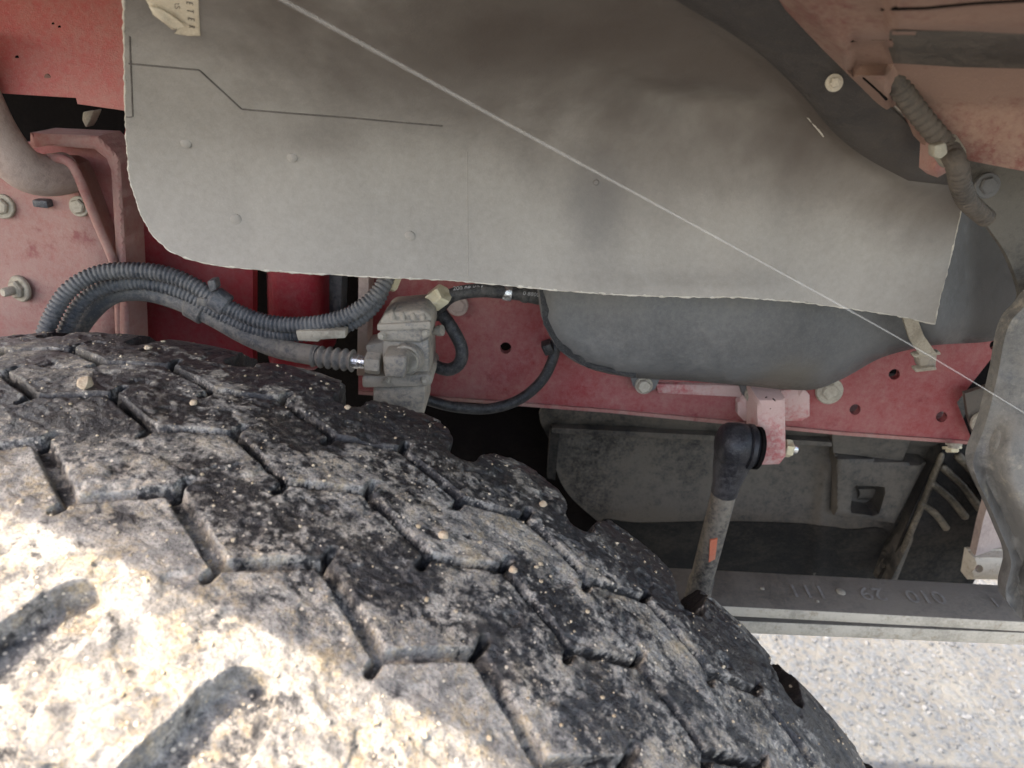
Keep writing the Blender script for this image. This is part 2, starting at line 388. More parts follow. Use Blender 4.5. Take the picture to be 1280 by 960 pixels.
def make_ground():
    m, nt, bs = mat_new('gravel_asphalt')
    geo = N(nt, 'ShaderNodeNewGeometry'); v = geo.outputs['Position']
    vo = N(nt, 'ShaderNodeTexVoronoi'); vo.inputs['Scale'].default_value = 75; nt.links.new(v, vo.inputs['Vector'])
    n1 = noise(nt, v, 6, 5); n2 = noise(nt, v, 160, 5, .7)
    sp = N(nt, 'ShaderNodeSeparateColor'); nt.links.new(vo.outputs['Color'], sp.inputs[0])
    c = mixc(nt, sp.outputs[0], (.032, .038, .042), (.080, .089, .095)); c = mixc(nt, ramp(nt, n2, .35, .7), c, (.10, .108, .110))
    c = mixc(nt, ramp(nt, vo.outputs['Distance'], .35, .7), c, (.09, .088, .078)); c = mixc(nt, ramp(nt, n1, .4, .7, 0, .35), c, (.16, .158, .135))
    nt.links.new(c, bs.inputs['Base Color']); bs.inputs['Roughness'].default_value = .9
    bump(nt, bs, mth(nt, 'ADD', mth(nt, 'MULTIPLY', vo.outputs['Distance'], -1.), n2), .8, .004)
    return m
GROUND = make_ground()
def make_thread():
    m, nt, bs = mat_new('spider_silk')
    bs.inputs['Base Color'].default_value = (.85, .82, .76, 1); bs.inputs['Roughness'].default_value = .4
    bs.inputs['Alpha'].default_value = .15
    return m
SILK = make_thread()

# ================================================================== the setting
GZ = -1.1473
g = mesh_obj('ground', [(-60, -60, GZ), (60, -60, GZ), (60, 60, GZ), (-60, 60, GZ)], [(0, 1, 2, 3)], GROUND, smooth=0)
tag(g, 'pale grey gravelly asphalt under the truck', kind='structure')

def blob(rad, seed, sub=1, flat=.75):
    bm = bmesh.new(); bmesh.ops.create_icosphere(bm, subdivisions=sub, radius=1)
    r = random.Random(seed); sc = [r.uniform(.75, 1.2) for _ in range(3)]
    vs = []
    for v in bm.verts:
        k = r.uniform(.78, 1.15); vs.append((v.co.x*sc[0]*k*rad, v.co.y*sc[1]*k*rad, v.co.z*sc[2]*k*rad*flat))
    fs = [[q.index for q in f.verts] for f in bm.faces]; bm.free()
    return np.array(vs), np.array(fs)
shapes = [blob(1, i, 1) for i in range(8)]
def scatter(name, pos, rad, mat, parent=None):
    Vs = []; Fs = []; b = 0
    for i, (p, r) in enumerate(zip(pos, rad)):
        vs, fs = shapes[i % 8]; a = random.uniform(0, 6.28); c, s = math.cos(a), math.sin(a)
        q = np.stack([vs[:, 0]*c-vs[:, 1]*s, vs[:, 0]*s+vs[:, 1]*c, vs[:, 2]], 1)*r+p
        Vs.append(q); Fs.append(fs+b); b += len(q)
    return mesh_obj(name, np.vstack(Vs), np.vstack(Fs), mat, parent, smooth=50)
n = 9000
gp = np.stack([RNG.uniform(.45, 1.75, n), RNG.uniform(.62, 1.5, n), np.full(n, GZ)], 1)
gr = .0012+.0060*RNG.random(n)**4
STONE = dusty('gravel_stone', (.05, .054, .055), (.135, .143, .147), .5, 45, .85, spots=(.12, .11, .09), spot_t=.66)
tag(scatter('gravel', gp, gr, STONE), 'loose pale gravel chips scattered over the asphalt', 'gravel', kind='stuff')

# ================================================================== tyre
TYAW, TX, TH, TR, TW0 = -0.3029, -0.2474, 0.1473, 0.5, 0.205
NP = 52; DT = 2*math.pi/NP
ct, st_ = math.cos(TYAW), math.sin(TYAW)
def tyre_world(th, w_, r):
    X = TX + r*np.sin(th); Y = TW0 + w_; Z = -TH-TR+r*np.cos(th)
    return np.stack([ct*X-st_*Y, st_*X+ct*Y, Z], -1)
def drop(w_): return 8.0*np.clip(np.asarray(w_)-.066, 0, .041)**2          # inner edge worn rounder
# profile across the tyre: tread, round shoulder, side wall (w, r)
tw = np.linspace(-.107, .107, 307)
def side_prof():
    pts = np.array([(.107, TR-.107**2/.96), (.1125, .4862), (.1165, .4825), (.1185, .477), (.1205, .468), (.123, .455), (.128, .43), (.131, .40), (.129, .365), (.121, .335), (.112, .315), (.105, .300)])
    c = catmull(pts, 10); d = np.r_[0, np.cumsum(np.linalg.norm(np.diff(c, axis=0), axis=1))]
    s = np.r_[np.arange(.0008, .045, .0008), np.linspace(.047, d[-1], 16)]
    return np.stack([np.interp(s, d, c[:, 0]), np.interp(s, d, c[:, 1])], 1)
sp_ = side_prof()
PW = np.r_[-sp_[::-1, 0], tw, sp_[:, 0]]; PR = np.r_[sp_[::-1, 1], TR-tw**2/.96-drop(tw), sp_[:, 1]-float(drop(.107))*sstep(.42, .48, sp_[:, 1])]
ROWSIDE = np.r_[np.ones(len(sp_)), np.zeros(len(tw)), np.ones(len(sp_))]
dW = np.gradient(PW); dR = np.gradient(PR); L_ = np.hypot(dW, dR); NW, NR = -dR/L_, dW/L_
ARC = np.cumsum(L_)-np.cumsum(L_)[len(PW)//2]
GROOVES = [(-.042, .0096, .20, .0024, .0066), (0.0, .0070, .10, .0015, .0074), (.037, .0060, .055, .0019, .0066)]
def zig(t, amp, ph):
    u = (t-ph) % 1.0
    return amp*np.where(u < .57, 1-2*u/.57, -1+2*(u-.57)/.43)
def tread(t, arcs, wv, rv):
    """inward depth of the pattern, which rib it is, and the amount of dirt"""
    x = t*DT*TR; y = arcs
    jit = (fbm(x, y, .010, 4, 3)-.5)*.0017
    depth = np.zeros_like(x); rib = np.zeros(x.shape, int)
    dirt_in = np.zeros_like(x)
    for gi, (w0, amp, ph, hw, dp) in enumerate(GROOVES):
        zc = w0+zig(t, amp, ph)
        slope = 2*amp/(.5*DT*TR); dd = np.abs(wv-zc)/math.sqrt(1+slope*slope)
        # narrow nicks leaving each corner across the rib
        u = ((t-ph+.5) % 1.0-.5)*DT*TR; nf = np.hypot(np.abs(u), np.clip(wv-(w0+amp+.0068), 0, 1)+np.clip((w0+amp)-wv, 0, 1))+.0012
        u2 = ((t-ph-.57+.5) % 1.0-.5)*DT*TR; nn = np.hypot(np.abs(u2), np.clip((w0-amp-.0062)-wv, 0, 1)+np.clip(wv-(w0-amp), 0, 1))+.0010
        fill = fbm(x, y, .020, 3, 21+gi)
        m1 = 1-sstep(hw-.0007, hw+.0008, dd+jit)
        m2 = 1-sstep(.0017, .0032, np.minimum(nf, nn)+jit*.7)
        d_ = np.maximum(m1*dp*(.62+.5*fill), m2*.0105)
        depth = np.maximum(depth, d_); dirt_in = np.maximum(dirt_in, np.maximum(m1, m2))
        rib += (wv > zc)
    aw = np.abs(wv); sid = wv > 0
    u = ((t-.33-np.where(sid, .09, 0)+np.where(sid, np.clip(aw-.066, 0, .05)*1.6, 0)+.5) % 1.0-.5)*DT*TR
    half = np.interp(aw, [.070, .088, .104, .118, .13], [.0085, .0110, .0135, .0165, .0190])*np.where(sid, .75+.75*sstep(.068, .10, aw), 1.)
    e0 = np.where(sid, .066, .0835); dd = np.where(aw < e0, np.hypot(u, aw-e0)-.0088*np.where(sid, .75, 1.), np.abs(u)-half)
    m = 1-sstep(-.0010, .0010, dd+jit*1.2)
    m = m*(1-sstep(.030, .042, TR-.012-rv))
    depth = np.maximum(depth, m*np.where(sid, .0150, .0095)*(.85+.25*fbm(x, y, .015, 3, 55))); dirt_in = np.maximum(dirt_in, m*.9)
    # worn surface: swell, scabs, cuts
    top = 1-np.clip(dirt_in, 0, 1)
    n1 = fbm(x, y, .030, 4, 7); n2 = fbm(x*1., y*1.7, .0075, 4, 9); n3 = fbm(x+y*.9, y*2.2, .0042, 3, 12)
    scab = sstep(.52, .60, fbm(x+.5*y, y*1.6, .017, 4, 31))
    h = -.0006*(n1-.5)*2 - top*(.0003*(n2-.5)*2+.0003*(n3-.5)*2) - .0007*(1-top)*(n2-.5)*2 + .0005*scab*top
    pit = sstep(.70, .78, fbm(x, y, .011, 2, 77)); h = h+.0009*pit*top
    depth = depth+h
    near = sstep(-.012, -.058, wv)
    dirt = .57+.34*near+.10*(1-sstep(-.01, .05, np.abs(wv-.02)))-.07*sstep(.03, .06, wv)
    dirt = dirt+.55*(n1-.5)-.10*scab
    dirt = np.where(dirt_in > .5, .46+.30*near+.45*(n2-.5), dirt)
    return depth, rib, np.clip(dirt, 0, 1.15), dirt_in
def tyre_patch(t0, t1, dcol, rowstep):
    nc = int(round((t1-t0)*DT*TR/dcol)); ts = np.linspace(t0, t1, nc+1)
    rows = np.arange(0, len(PW), rowstep);  rows = np.unique(np.r_[rows, len(PW)-1])
    Tt = np.repeat(ts[:, None], len(rows), 1)
    wv = np.repeat(PW[rows][None], nc+1, 0); rv = np.repeat(PR[rows][None], nc+1, 0); av = np.repeat(ARC[rows][None], nc+1, 0)
    dep, rib, dirt, din = tread(Tt, av, wv, rv)
    W_ = wv-NW[rows][None]*dep; R_ = rv-NR[rows][None]*dep
    P = tyre_world(Tt*DT, W_, R_)
    gu = np.gradient(P, axis=0); gv = np.gradient(P, axis=1); nn = np.cross(gv, gu); nn /= np.linalg.norm(nn, axis=2)[..., None]+1e-12
    I = np.arange((nc+1)*len(rows)).reshape(nc+1, len(rows))
    F = np.stack([I[:-1, :-1], I[:-1, 1:], I[1:, 1:], I[1:, :-1]], -1).reshape(-1, 4)
    fr = rib[:-1, :-1].ravel().copy(); fi = (din[:-1, :-1]+din[1:, 1:]).ravel()/2
    side = np.repeat(ROWSIDE[rows][None, :-1], nc, 0).ravel() > .5
    wl = wv[:-1, :-1].ravel(); deep = (TR-.010-rv[:-1, :-1].ravel()) > .028
    cls = np.where(side & deep, np.where(wl < 0, 5, 6), fr)
    return dict(P=P.reshape(-1, 3), n=nn.reshape(-1, 3), F=F, cls=cls, uv=np.stack([Tt*DT*TR, av], -1).reshape(-1, 2), dirt=dirt.ravel())
wheel = thing('truck_tyre', 'big worn black truck tyre caked with grey dust and sand', 'tyre', tuple(tyre_world(np.array(0.), np.array(0.), np.array(-TR))))
patches = [tyre_patch(-3.2, 7.0, .00072, 1), tyre_patch(7.0, 48.8, .0042, 5)]
def tyre_part(name, k):
    P, Nn, F, uv, du = [], [], [], [], []; b = 0
    for q in patches:
        f = q['F'][q['cls'] == k]
        if not len(f): continue
        used = np.unique(f); inv = np.zeros(len(q['P']), int); inv[used] = np.arange(len(used))
        P.append(q['P'][used]); Nn.append(q['n'][used]); F.append(inv[f]+b); uv.append(q['uv'][used]); du.append(q['dirt'][used]); b += len(used)
    P = np.vstack(P); Nn = np.vstack(Nn); F = np.vstack(F); uv = np.vstack(uv); du = np.concatenate(du)
    org = np.array(ORIGIN[wheel.name]); me = bpy.data.meshes.new(name)
    me.vertices.add(len(P)); me.vertices.foreach_set('co', (P-org).astype(np.float32).ravel())
    me.loops.add(F.size); me.loops.foreach_set('vertex_index', F.astype(np.int32).ravel())
    me.polygons.add(len(F)); me.polygons.foreach_set('loop_start', np.arange(0, F.size, 4, dtype=np.int32))
    me.update(calc_edges=True)
    ul = me.uv_layers.new(name='UVMap'); ul.data.foreach_set('uv', uv[F.ravel()].astype(np.float32).ravel())
    at = me.attributes.new('dust', 'FLOAT', 'POINT'); at.data.foreach_set('value', du.astype(np.float32))
    me.shade_smooth(); me.normals_split_custom_set_from_vertices(Nn.tolist())
    me.materials.append(RUBBER)
    o = bpy.data.objects.new(name, me); COL.objects.link(o); o.parent = wheel; ORIGIN[o.name] = ORIGIN[wheel.name]
    return o
for k, nm, lb in ((0, 'tread_rib', 'sand-caked outer shoulder rib with round-ended slots'), (1, 'tread_rib', 'dusty grey inner rib'), (2, 'tread_rib', None), (3, 'tread_rib', 'black notched rib at the far shoulder'), (5, 'sidewall', None), (6, 'sidewall', None)):
    o = tyre_part(nm, k)
    if lb: o['label'] = lb
def wheel_lathe(name, prof, mat, seg=72):
    a = np.linspace(0, 2*np.pi, seg, endpoint=False); Vv = []; F = []; k = len(prof)
    for q in a: Vv.append(tyre_world(np.full(k, q), np.array([p[0] for p in prof]), np.array([p[1] for p in prof])))
    for i in range(seg):
        for j in range(k-1): F.append((i*k+j, i*k+j+1, ((i+1) % seg)*k+j+1, ((i+1) % seg)*k+j))
    return mesh_obj(name, np.vstack(Vv), F, mat, wheel, 40)
wheel_lathe('rim', [(-.106, .306), (-.112, .300), (-.112, .290), (-.07, .285), (-.04, .27), (-.03, .20), (-.07, .14), (-.09, .10), (-.09, .0), (.02, 0.), (.02, .20), (.05, .27), (.112, .290), (.106, .306)], STEEL)

# loose grit and single pebbles lying on the tread
def on_tread(t, wv, lift=0.):
    t = np.asarray(t, float); wv = np.asarray(wv, float)
    r = TR-wv**2/.96-drop(wv); arc = np.interp(wv, PW, ARC)
    dep, *_ = tread(t, arc, wv, r)
    return tyre_world(t*DT, wv, r-dep+lift)
n = 1900
gt = RNG.uniform(-3, 6.9, n); gw = np.where(RNG.random(n) < .55, RNG.uniform(-.105, -.02, n), RNG.uniform(-.02, .085, n))
keep = fbm(gt*DT*TR, gw, .02, 3, 91) > .42; gt, gw = gt[keep], gw[keep]
GRIT = dusty('sand_grit', (.33, .26, .165), (.50, .43, .32), .5, 60, .85)
grad = .00025+.0008*RNG.random(len(gt))**4
tag(scatter('grit', on_tread(gt, gw, .0002), grad, GRIT), 'fine pale sand grit sprinkled over the tyre tread', 'grit', kind='stuff')
def tw_of(px, py):
    d = U(px, py, 1.0); X = ct*d[0]+st_*d[1]; Y = -st_*d[0]+ct*d[1]; Z = d[2]
    s = np.linspace(.1, .8, 40000); x = X*s-TX; y = Y*s-TW0; z = Z*s+TH+TR
    gg = np.hypot(x, z)-(TR-y*y/.96); i = int(np.argmax(gg < 0)) if (gg < 0).any() else int(np.argmin(np.abs(gg)))
    return math.atan2(x[i], z[i])/DT, y[i]
for (px, py, r, lb) in ((107, 482, 11, 'large tan pebble wedged in the tread groove at far left'),
                        (186, 437, 5, 'small cream pebble on the black far rib near the hoses'),
                        (678, 631, 6.5, 'cream pebble on the far rib below the dark gap'),
                        (553, 672, 7.5, 'reddish tan pebble above the middle groove'),
                        (640, 714, 7, 'flat tan pebble right beside a slit of the middle groove'),
                        (242, 505, 5.5, 'pale pebble between the far and middle grooves'),
                        (434, 512, 4.5, 'white pebble by the far shoulder rib under the valve')):
    t, wv = tw_of(px, py); p = on_tread([t], [wv], .0012)[0]; k = MM(px, py, p[1])
    vs, fs = blob(r*k, int(px), 2, .6)
    tag(mesh_obj('pebble', vs+p, fs, PEB, smooth=30), lb, 'pebble', 'pebbles lying on the tyre tread')

# ================================================================== red chassis
YF = .52
fr = thing('chassis_rail', 'long red painted chassis rail with drilled holes behind the hoses', 'chassis rail', V(860, 520, YF))
holes = [ring_hole(632, 435, 7.2), ring_hole(1118, 468, 6.6, sx=1.1, ang=-.5), ring_hole(1069, 512, 6.6, sx=1.1, ang=-.5), ring_hole(1177, 521, 6.6, sx=1.1, ang=-.5), ring_hole(1243, 432, 6)]
rail = [(448, 250), (1290, 250), (1290, 420), (1244, 442), (1196, 503), (1216, 553), (1050, 541), (900, 526), (760, 513), (640, 504), (530, 496), (448, 490)]
sheet('web', rail, YF, .006, RED, fr, step=30, holes=holes, smooth=30)
sheet('lower_flange', [(448, 489), (530, 495), (640, 503), (760, 512), (900, 525), (1050, 540), (1216, 552), (1216, 556), (1050, 544), (900, 529.5), (760, 516), (640, 507), (530, 499), (448, 493)], YF-.002, .07, RED_D, fr, step=30)
block('seam_ledge', [(820, 480, YF-.004), (926, 482, YF-.004), (928, 497, YF-.004), (822, 492, YF-.004)], .012, RED_P, fr, .0012)
bolt(1037, 489, YF-.003, 10, BEIGE, fr, washer=1.7, name='plug', h=.2)
bolt(1190, 560, YF+.004, 7, BRASS, fr, name='bolt', toward=(.1, -.6, -1))
bolt(572, 382, YF-.004, 9, PIPE, fr, washer=1.5, name='grommet', h=.2)

lp = thing('frame_plate', 'smooth deep red frame plate between the bracket and the loom of hoses', 'frame plate', V(240, 400, .51))
sheet('plate', [(-120, 215), (150, 205), (158, 150), (316, 150), (316, 470), (-120, 470)], .51, .01, RED_L, lp, step=40)
cb = tag(block('cross_member', [(326, 250, .505), (399, 250, .505), (402, 470, .505), (330, 470, .505)], .06, RED_L, None, .012, 4), 'short red cross member column between dark gaps above the hoses', 'cross member')
bk = tag(sheet('engine_bay_shade', [(-200, -160), (1800, -160), (1800, 620), (900, 560), (700, 540), (480, 640), (-200, 640)], lambda x, y: .735+0*x, .01, DARK, None, step=80), 'near-black panel standing for the shade deep behind the red frame', 'panel')  # coloured near-black so the gaps in front read as deep shade
db = thing('dark_bracket', 'dark steel strap bracket in the gap beside the red column', 'bracket', V(440, 480, .50))
block('strap', [(448, 330, .50), (462, 330, .50), (458, 470, .50), (446, 470, .50)], .02, PIPE, db, .001)
block('spacer', [(408, 330, .53), (428, 330, .53), (426, 395, .53), (408, 395, .53)], .02, CONDUIT, db, .001)

# beam, upper left
bmn = thing('cab_beam', 'bright red box beam at the top left corner', 'beam', V(60, 130, .46))
sheet('face', [(-160, -120), (250, -120), (250, 150), (157, 138), (97, 129), (96, 122), (0, 116), (-160, 108)], lambda x, y: .455-.00018*(y-60)+.00000*x, .004, RED_B, bmn, step=30)
sheet('flange', [(-160, 105), (0, 113), (97, 119), (98, 126), (157, 135), (250, 147), (250, 151), (157, 138.5), (97, 130), (95, 122.5), (0, 116.6), (-160, 108.5)], lambda x, y: .4452+0*x, .05, RED_B, bmn, step=30)
for (x, y, r) in ((60, 97, 5), (67, 30, 2.2), (75, 34, 2.4), (22, 72, 3)):
    k = MM(x, y, .45); c = np.array(V(x, y, .4555-.00018*(y-60)))
    cyl('paint_chip', c+np.array([0, .001, 0]), c-np.array([0, .0006, 0]), [(0, r*k), (1, r*k*.8)], FEND if r > 4 else DARK, bmn, seg=10)

# gusset bracket, left
br = thing('gusset_bracket', 'red pressed steel bracket with a raised rim and three bolts at the left edge', 'bracket', V(60, 400, .48))
sheet('back_plate', [(30, 178), (122, 178), (145, 200), (153, 330), (162, 480), (-120, 480), (-120, 200)], .488, .006, RED, br, step=30)
front = [(-120, 206), (0, 210), (62, 198), (80, 199), (93, 206), (101, 222), (138, 318), (146, 345), (146, 480), (-120, 480)]
sheet('front_plate', front, rounded(front, 9, .468, .0004), .02, RED_D, br, step=16, edge=8)
rim = [(38, 166), (123, 170), (150, 197), (158, 335), (165, 480), (153, 480), (146, 330), (139, 212), (133, 198), (118, 186), (60, 182), (38, 186)]
sheet('rim', rim, rounded(rim, 4, .464, .0003), .026, RED_D, br, step=4, edge=4)
sweep('curled_lip', path([(54, 200, .456), (72, 198, .452), (88, 204, .449), (98, 220, .449), (108, 245, .452), (124, 284, .458), (140, 322, .462), (147, 350, .466), (150, 420, .468)], .002), .0028, RED_D, br, 14)
bolt(99, 258, .466, 8.5, BEIGE, br, washer=1.5); bolt(3, 258, .466, 9, BEIGE, br, washer=1.7)
bolt(24, 361, .466, 10.5, BEIGE, br, washer=1.6, stud=2.1, toward=(-.35, -1, .05))
block('plug', [(39, 250, .462), (58, 251, .462), (60, 261, .462), (41, 259, .462)], .01, CONDUIT, br, .001)
tb = thing('bent_pipe', 'dusty brown bent pipe entering at the left edge under the red beam', 'pipe', V(40, 235, .44))
sweep('tube', path([(-70, 40, .43), (-35, 110, .435), (-8, 165, .437), (22, 205, .44), (52, 219, .45), (84, 216, .466)], .004), .0125, PIPE, tb, 24)
cl = thing('hidden_clip', 'small white clip in the dark gap under the red beam', 'clip', V(108, 158, .50))
block('clip', [(103, 140, .50), (118, 138, .50), (112, 152, .50), (107, 160, .50), (102, 150, .50)], .01, BEIGE, cl, .001)

# ================================================================== valve and hoses
vv = thing('air_valve', 'grey cast aluminium air valve with hose fittings beside the tyre', 'valve', V(500, 510, .45))
YV = .437
block('cap', [(474, 402, YV-.004), (482, 392, YV-.004), (530, 388, YV-.004), (540, 398, YV-.004), (538, 424, YV-.004), (526, 430, YV-.004), (474, 428, YV-.004)], .035, ALU, vv, .003, 3)
block('cap_flange', [(471, 406, YV-.0065), (538, 402, YV-.0065), (539, 412, YV-.0065), (471, 414, YV-.0065)], .036, ALU, vv, .0012)
block('body', [(478, 424, YV), (536, 424, YV), (537, 474, YV), (478, 474, YV)], .035, ALU, vv, .002)
block('side_port', [(456, 432, YV+.006), (486, 426, YV+.006), (488, 452, YV+.006), (462, 456, YV+.006)], .02, ALU, vv, .002)
block('base_flange', [(452, 470, YV-.005), (536, 468, YV-.005), (541, 476, YV-.005), (538, 484, YV-.005), (452, 486, YV-.005)], .04, ALU, vv, .0022)
block('lower_body', [(466, 484, YV), (532, 482, YV), (530, 520, YV), (466, 530, YV)], .035, ALU, vv, .002)
for x in (487, 500, 513, 525): block('cap_rib', [(x-3, 391, YV-.003), (x+5, 389, YV-.003), (x+8, 401, YV-.008), (x, 402, YV-.008)], .02, ALU, vv, .0015)
k = MM(505, 445, YV); c = np.array(V(511, 447, YV))
cyl('boss', c+np.array([0, .002, 0]), c+np.array([-.001, -.007, .001]), [(0, 20*k), (.75, 20*k), (1, 18.5*k)], ALU, vv, 28)
cyl('boss_ring', c+np.array([-.0008, -.006, .0008]), c+np.array([-.001, -.009, .001]), [(0, 16*k), (.8, 16*k), (1, 15*k)], STEEL, vv, 28)
# elbow, nut, collar, ribbed ferrule: one line running left
for (x_, y_) in ((477, 420), (532, 417), (482, 477), (531, 476)): bolt(x_, y_, YV-.007, 3.4, STEEL, vv, washer=1.5, name='screw')
a0 = np.array(V(510, 462, YV-.014)); a1 = np.array(V(476, 455, YV-.013)); a2 = np.array(V(457, 453, YV-.013)); a3 = np.array(V(441, 451, YV-.012)); a4 = np.array(V(392, 445, YV-.008))
block('elbow', [(478, 446, YV-.020), (508, 447, YV-.020), (506, 474, YV-.020), (480, 472, YV-.020)], .02, ALU, vv, .0022, 3)
cyl('hex_nut', a2, a1, [(0, 11.5*k), (.1, 13.5*k), (.9, 13.5*k), (1, 11.5*k)], ALU, vv, hexa=True, smooth=25)
cyl('collar', a3, a2, [(0, 9*k), (.45, 9*k), (.5, 8*k), (1, 8*k)], SILV, vv, 22)
fer = []
for i in range(41):
    t = i/40; fer.append((t, (12.2+1.9*math.cos(t*5*2*math.pi))*k))
cyl('ferrule', a4, a3, [(0, 9*k)]+fer+[(1, 9*k)], HOSE_D, vv, 26, 50)
b0 = np.array(V(540, 378, .462)); b1 = np.array(V(556, 366, .458)); b2 = np.array(V(520, 392, .452))
cyl('hex_nut', b0, b1, [(0, 12*k), (.12, 14*k), (.88, 14*k), (1, 12*k)], BRASS, vv, hexa=True, smooth=25)
cyl('fitting', b2, b0, [(0, 15*k), (.5, 14*k), (.6, 10*k), (1, 10*k)], ALU, vv, 20)
d0 = np.array(V(538, 414, .455)); d1 = np.array(V(553, 413, .452))
cyl('port', d0, d1, [(0, 5.5*k), (.55, 5.5*k), (.6, 7*k), (1, 7*k)], ALU, vv, 18)
f0 = np.array(V(487, 362, .455)); f1 = np.array(V(494, 345, .46))
cyl('hex_nut', f0, f1, [(0, 7*k), (.2, 9*k), (1, 9*k)], BRASS, vv, hexa=True, smooth=25)

o = conduit('corrugated_conduit', [(48, 445, .405), (62, 402, .412), (85, 364, .420), (120, 343, .428), (160, 338, .432), (205, 342, .434), (245, 358, .434), (285, 384, .433), (330, 402, .432), (378, 406, .432), (425, 398, .433), (458, 380, .436), (478, 358, .442), (486, 338, .45)], .0052, CONDUIT)
tag(o, 'upper dark corrugated conduit arching over the tyre to the valve', 'conduit')
hc = thing('conduit_clip', 'grey plastic clip collar joining the conduit and the smooth hose', 'clip', V(262, 380, .43))
p0 = np.array(V(266, 370, .434)); p1 = np.array(V(284, 383, .434))
cyl('collar', p0, p1, [(0, .0066), (.1, .0074), (.9, .0074), (1, .0066)], CONDUIT, hc, 22)
block('tab', [(258, 352, .426), (268, 350, .426), (271, 362, .426), (262, 366, .426)], .008, CONDUIT, hc, .001)
block('link', [(246, 372, .428), (262, 374, .428), (258, 384, .428), (244, 382, .428)], .012, HOSE_D, hc, .0012)
o = conduit('corrugated_conduit', [(70, 448, .415), (84, 408, .422), (104, 376, .430), (135, 358, .437), (180, 353, .442), (230, 366, .444), (275, 392, .443), (320, 412, .441), (370, 418, .440), (415, 413, .441), (450, 398, .443), (472, 376, .447), (482, 350, .452)], .0048, CONDUIT)
tag(o, 'lower corrugated conduit half hidden under the upper one', 'conduit')
o = hose('rubber_hose', [(80, 440, .432), (108, 395, .440), (140, 368, .447), (180, 364, .450), (222, 375, .449), (265, 395, .446), (310, 420, .442), (350, 436, .437), (398, 445, .429)], .0065, HOSE_D, seg=20)
tag(o, 'thick smooth dusty rubber hose running into the ribbed ferrule', 'hose')
p0 = np.array(V(236, 381, .448)); p1 = np.array(V(256, 392, .446))
cc = cyl('hose_sleeve', p0, p1, [(0, .0070), (.06, .0078), (.94, .0078), (1, .0070)], HOSE_D, None, 24)
tag(cc, 'grey sleeve clamped round the smooth hose', 'sleeve')
o = block('cable_tray', [(369, 414, .425), (432, 413, .425), (432, 423, .425), (400, 425, .425), (398, 428, .425), (372, 426, .425)], .008, BEIGE, None, .001)
tag(o, 'small beige bracket under the two conduits', 'bracket')
bh = thing('black_hose', 'black rubber hose with white print and a metal clamp under the liner edge', 'hose', V(620, 375, .47))
hp = [(552, 368, .458), (570, 361, .462), (600, 362, .468), (640, 366, .472), (690, 372, .476), (730, 378, .48)]
sweep('tube', path([(545, 395, .47), (552, 380, .466), (568, 368, .465), (600, 363, .468), (640, 366, .472), (690, 372, .476), (730, 378, .48)], .003), .0047, HOSE, bh, 18)
kk = np.array(V(629, 365, .472)); k2 = np.array(V(640, 366.4, .472))
cyl('clamp', kk, k2, [(0, .0053), (.1, .0056), (.9, .0056), (1, .0053)], SILV, bh, 22)
cyl('cuff', np.array(V(652, 367.5, .473)), np.array(V(676, 371, .475)), [(0, .0051), (.1, .0056), (.3, .0056), (.36, .0051), (.9, .0056), (1, .0052)], HOSE, bh, 22)
o = hose('looped_hose', [(536, 372, .475), (552, 392, .468), (566, 412, .462), (577, 435, .459), (575, 453, .458), (562, 462, .459), (545, 458, .462), (528, 446, .468)], .0044, HOSE, seg=16)
tag(o, 'thin black hose looping back behind the valve', 'hose')
lh = thing('lower_hose', 'long black hose sagging below the red rail to the tank', 'hose', V(610, 515, .50))
sweep('tube', path([(505, 486, .475), (535, 500, .480), (570, 509, .485), (610, 511, .490), (648, 500, .494), (677, 476, .497), (692, 446, .50), (696, 420, .505)], .003), .0039, HOSE, lh, 16)
block('clip', [(676, 434, .495), (688, 430, .495), (694, 442, .495), (682, 446, .495)], .012, HOSE, lh, .001)

def text_mesh(name, body, size, mat, parent, loc, xdir, ydir, extrude=.0001):
    cu = bpy.data.curves.new(name, 'FONT'); cu.body = body; cu.size = size; cu.extrude = extrude; cu.align_x = 'CENTER'; cu.align_y = 'CENTER'; cu.resolution_u = 3
    t = bpy.data.objects.new(name, cu); COL.objects.link(t); bpy.context.view_layer.update()
    me = t.to_mesh(); v = np.array([tuple(x.co) for x in me.vertices]); f = [list(p.vertices) for p in me.polygons]; t.to_mesh_clear()
    COL.objects.unlink(t); bpy.data.objects.remove(t); bpy.data.curves.remove(cu)
    x = np.array(xdir, float); x /= np.linalg.norm(x); y = np.array(ydir, float); y -= x*(x@y); y /= np.linalg.norm(y); z = np.cross(x, y)
    return mesh_obj(name, np.array(loc)+v[:, :1]*x+v[:, 1:2]*y+v[:, 2:]*z, f, mat, parent, smooth=0)
text_mesh('print', '200 08 K24', .0042, WHITEP, bh, np.array(V(585, 361.5, .4635))+np.array([0, -.0003, .0009]), U(604, 362, .466)-U(570, 363, .462), (0, -.25, 1))
text_mesh('print', '0 8800', .0040, WHITEP, bh, np.array(V(664, 367.5, .4682))+np.array([0, -.0003, 0]), U(680, 369.5, .469)-U(650, 366, .467), (0, -.25, 1))

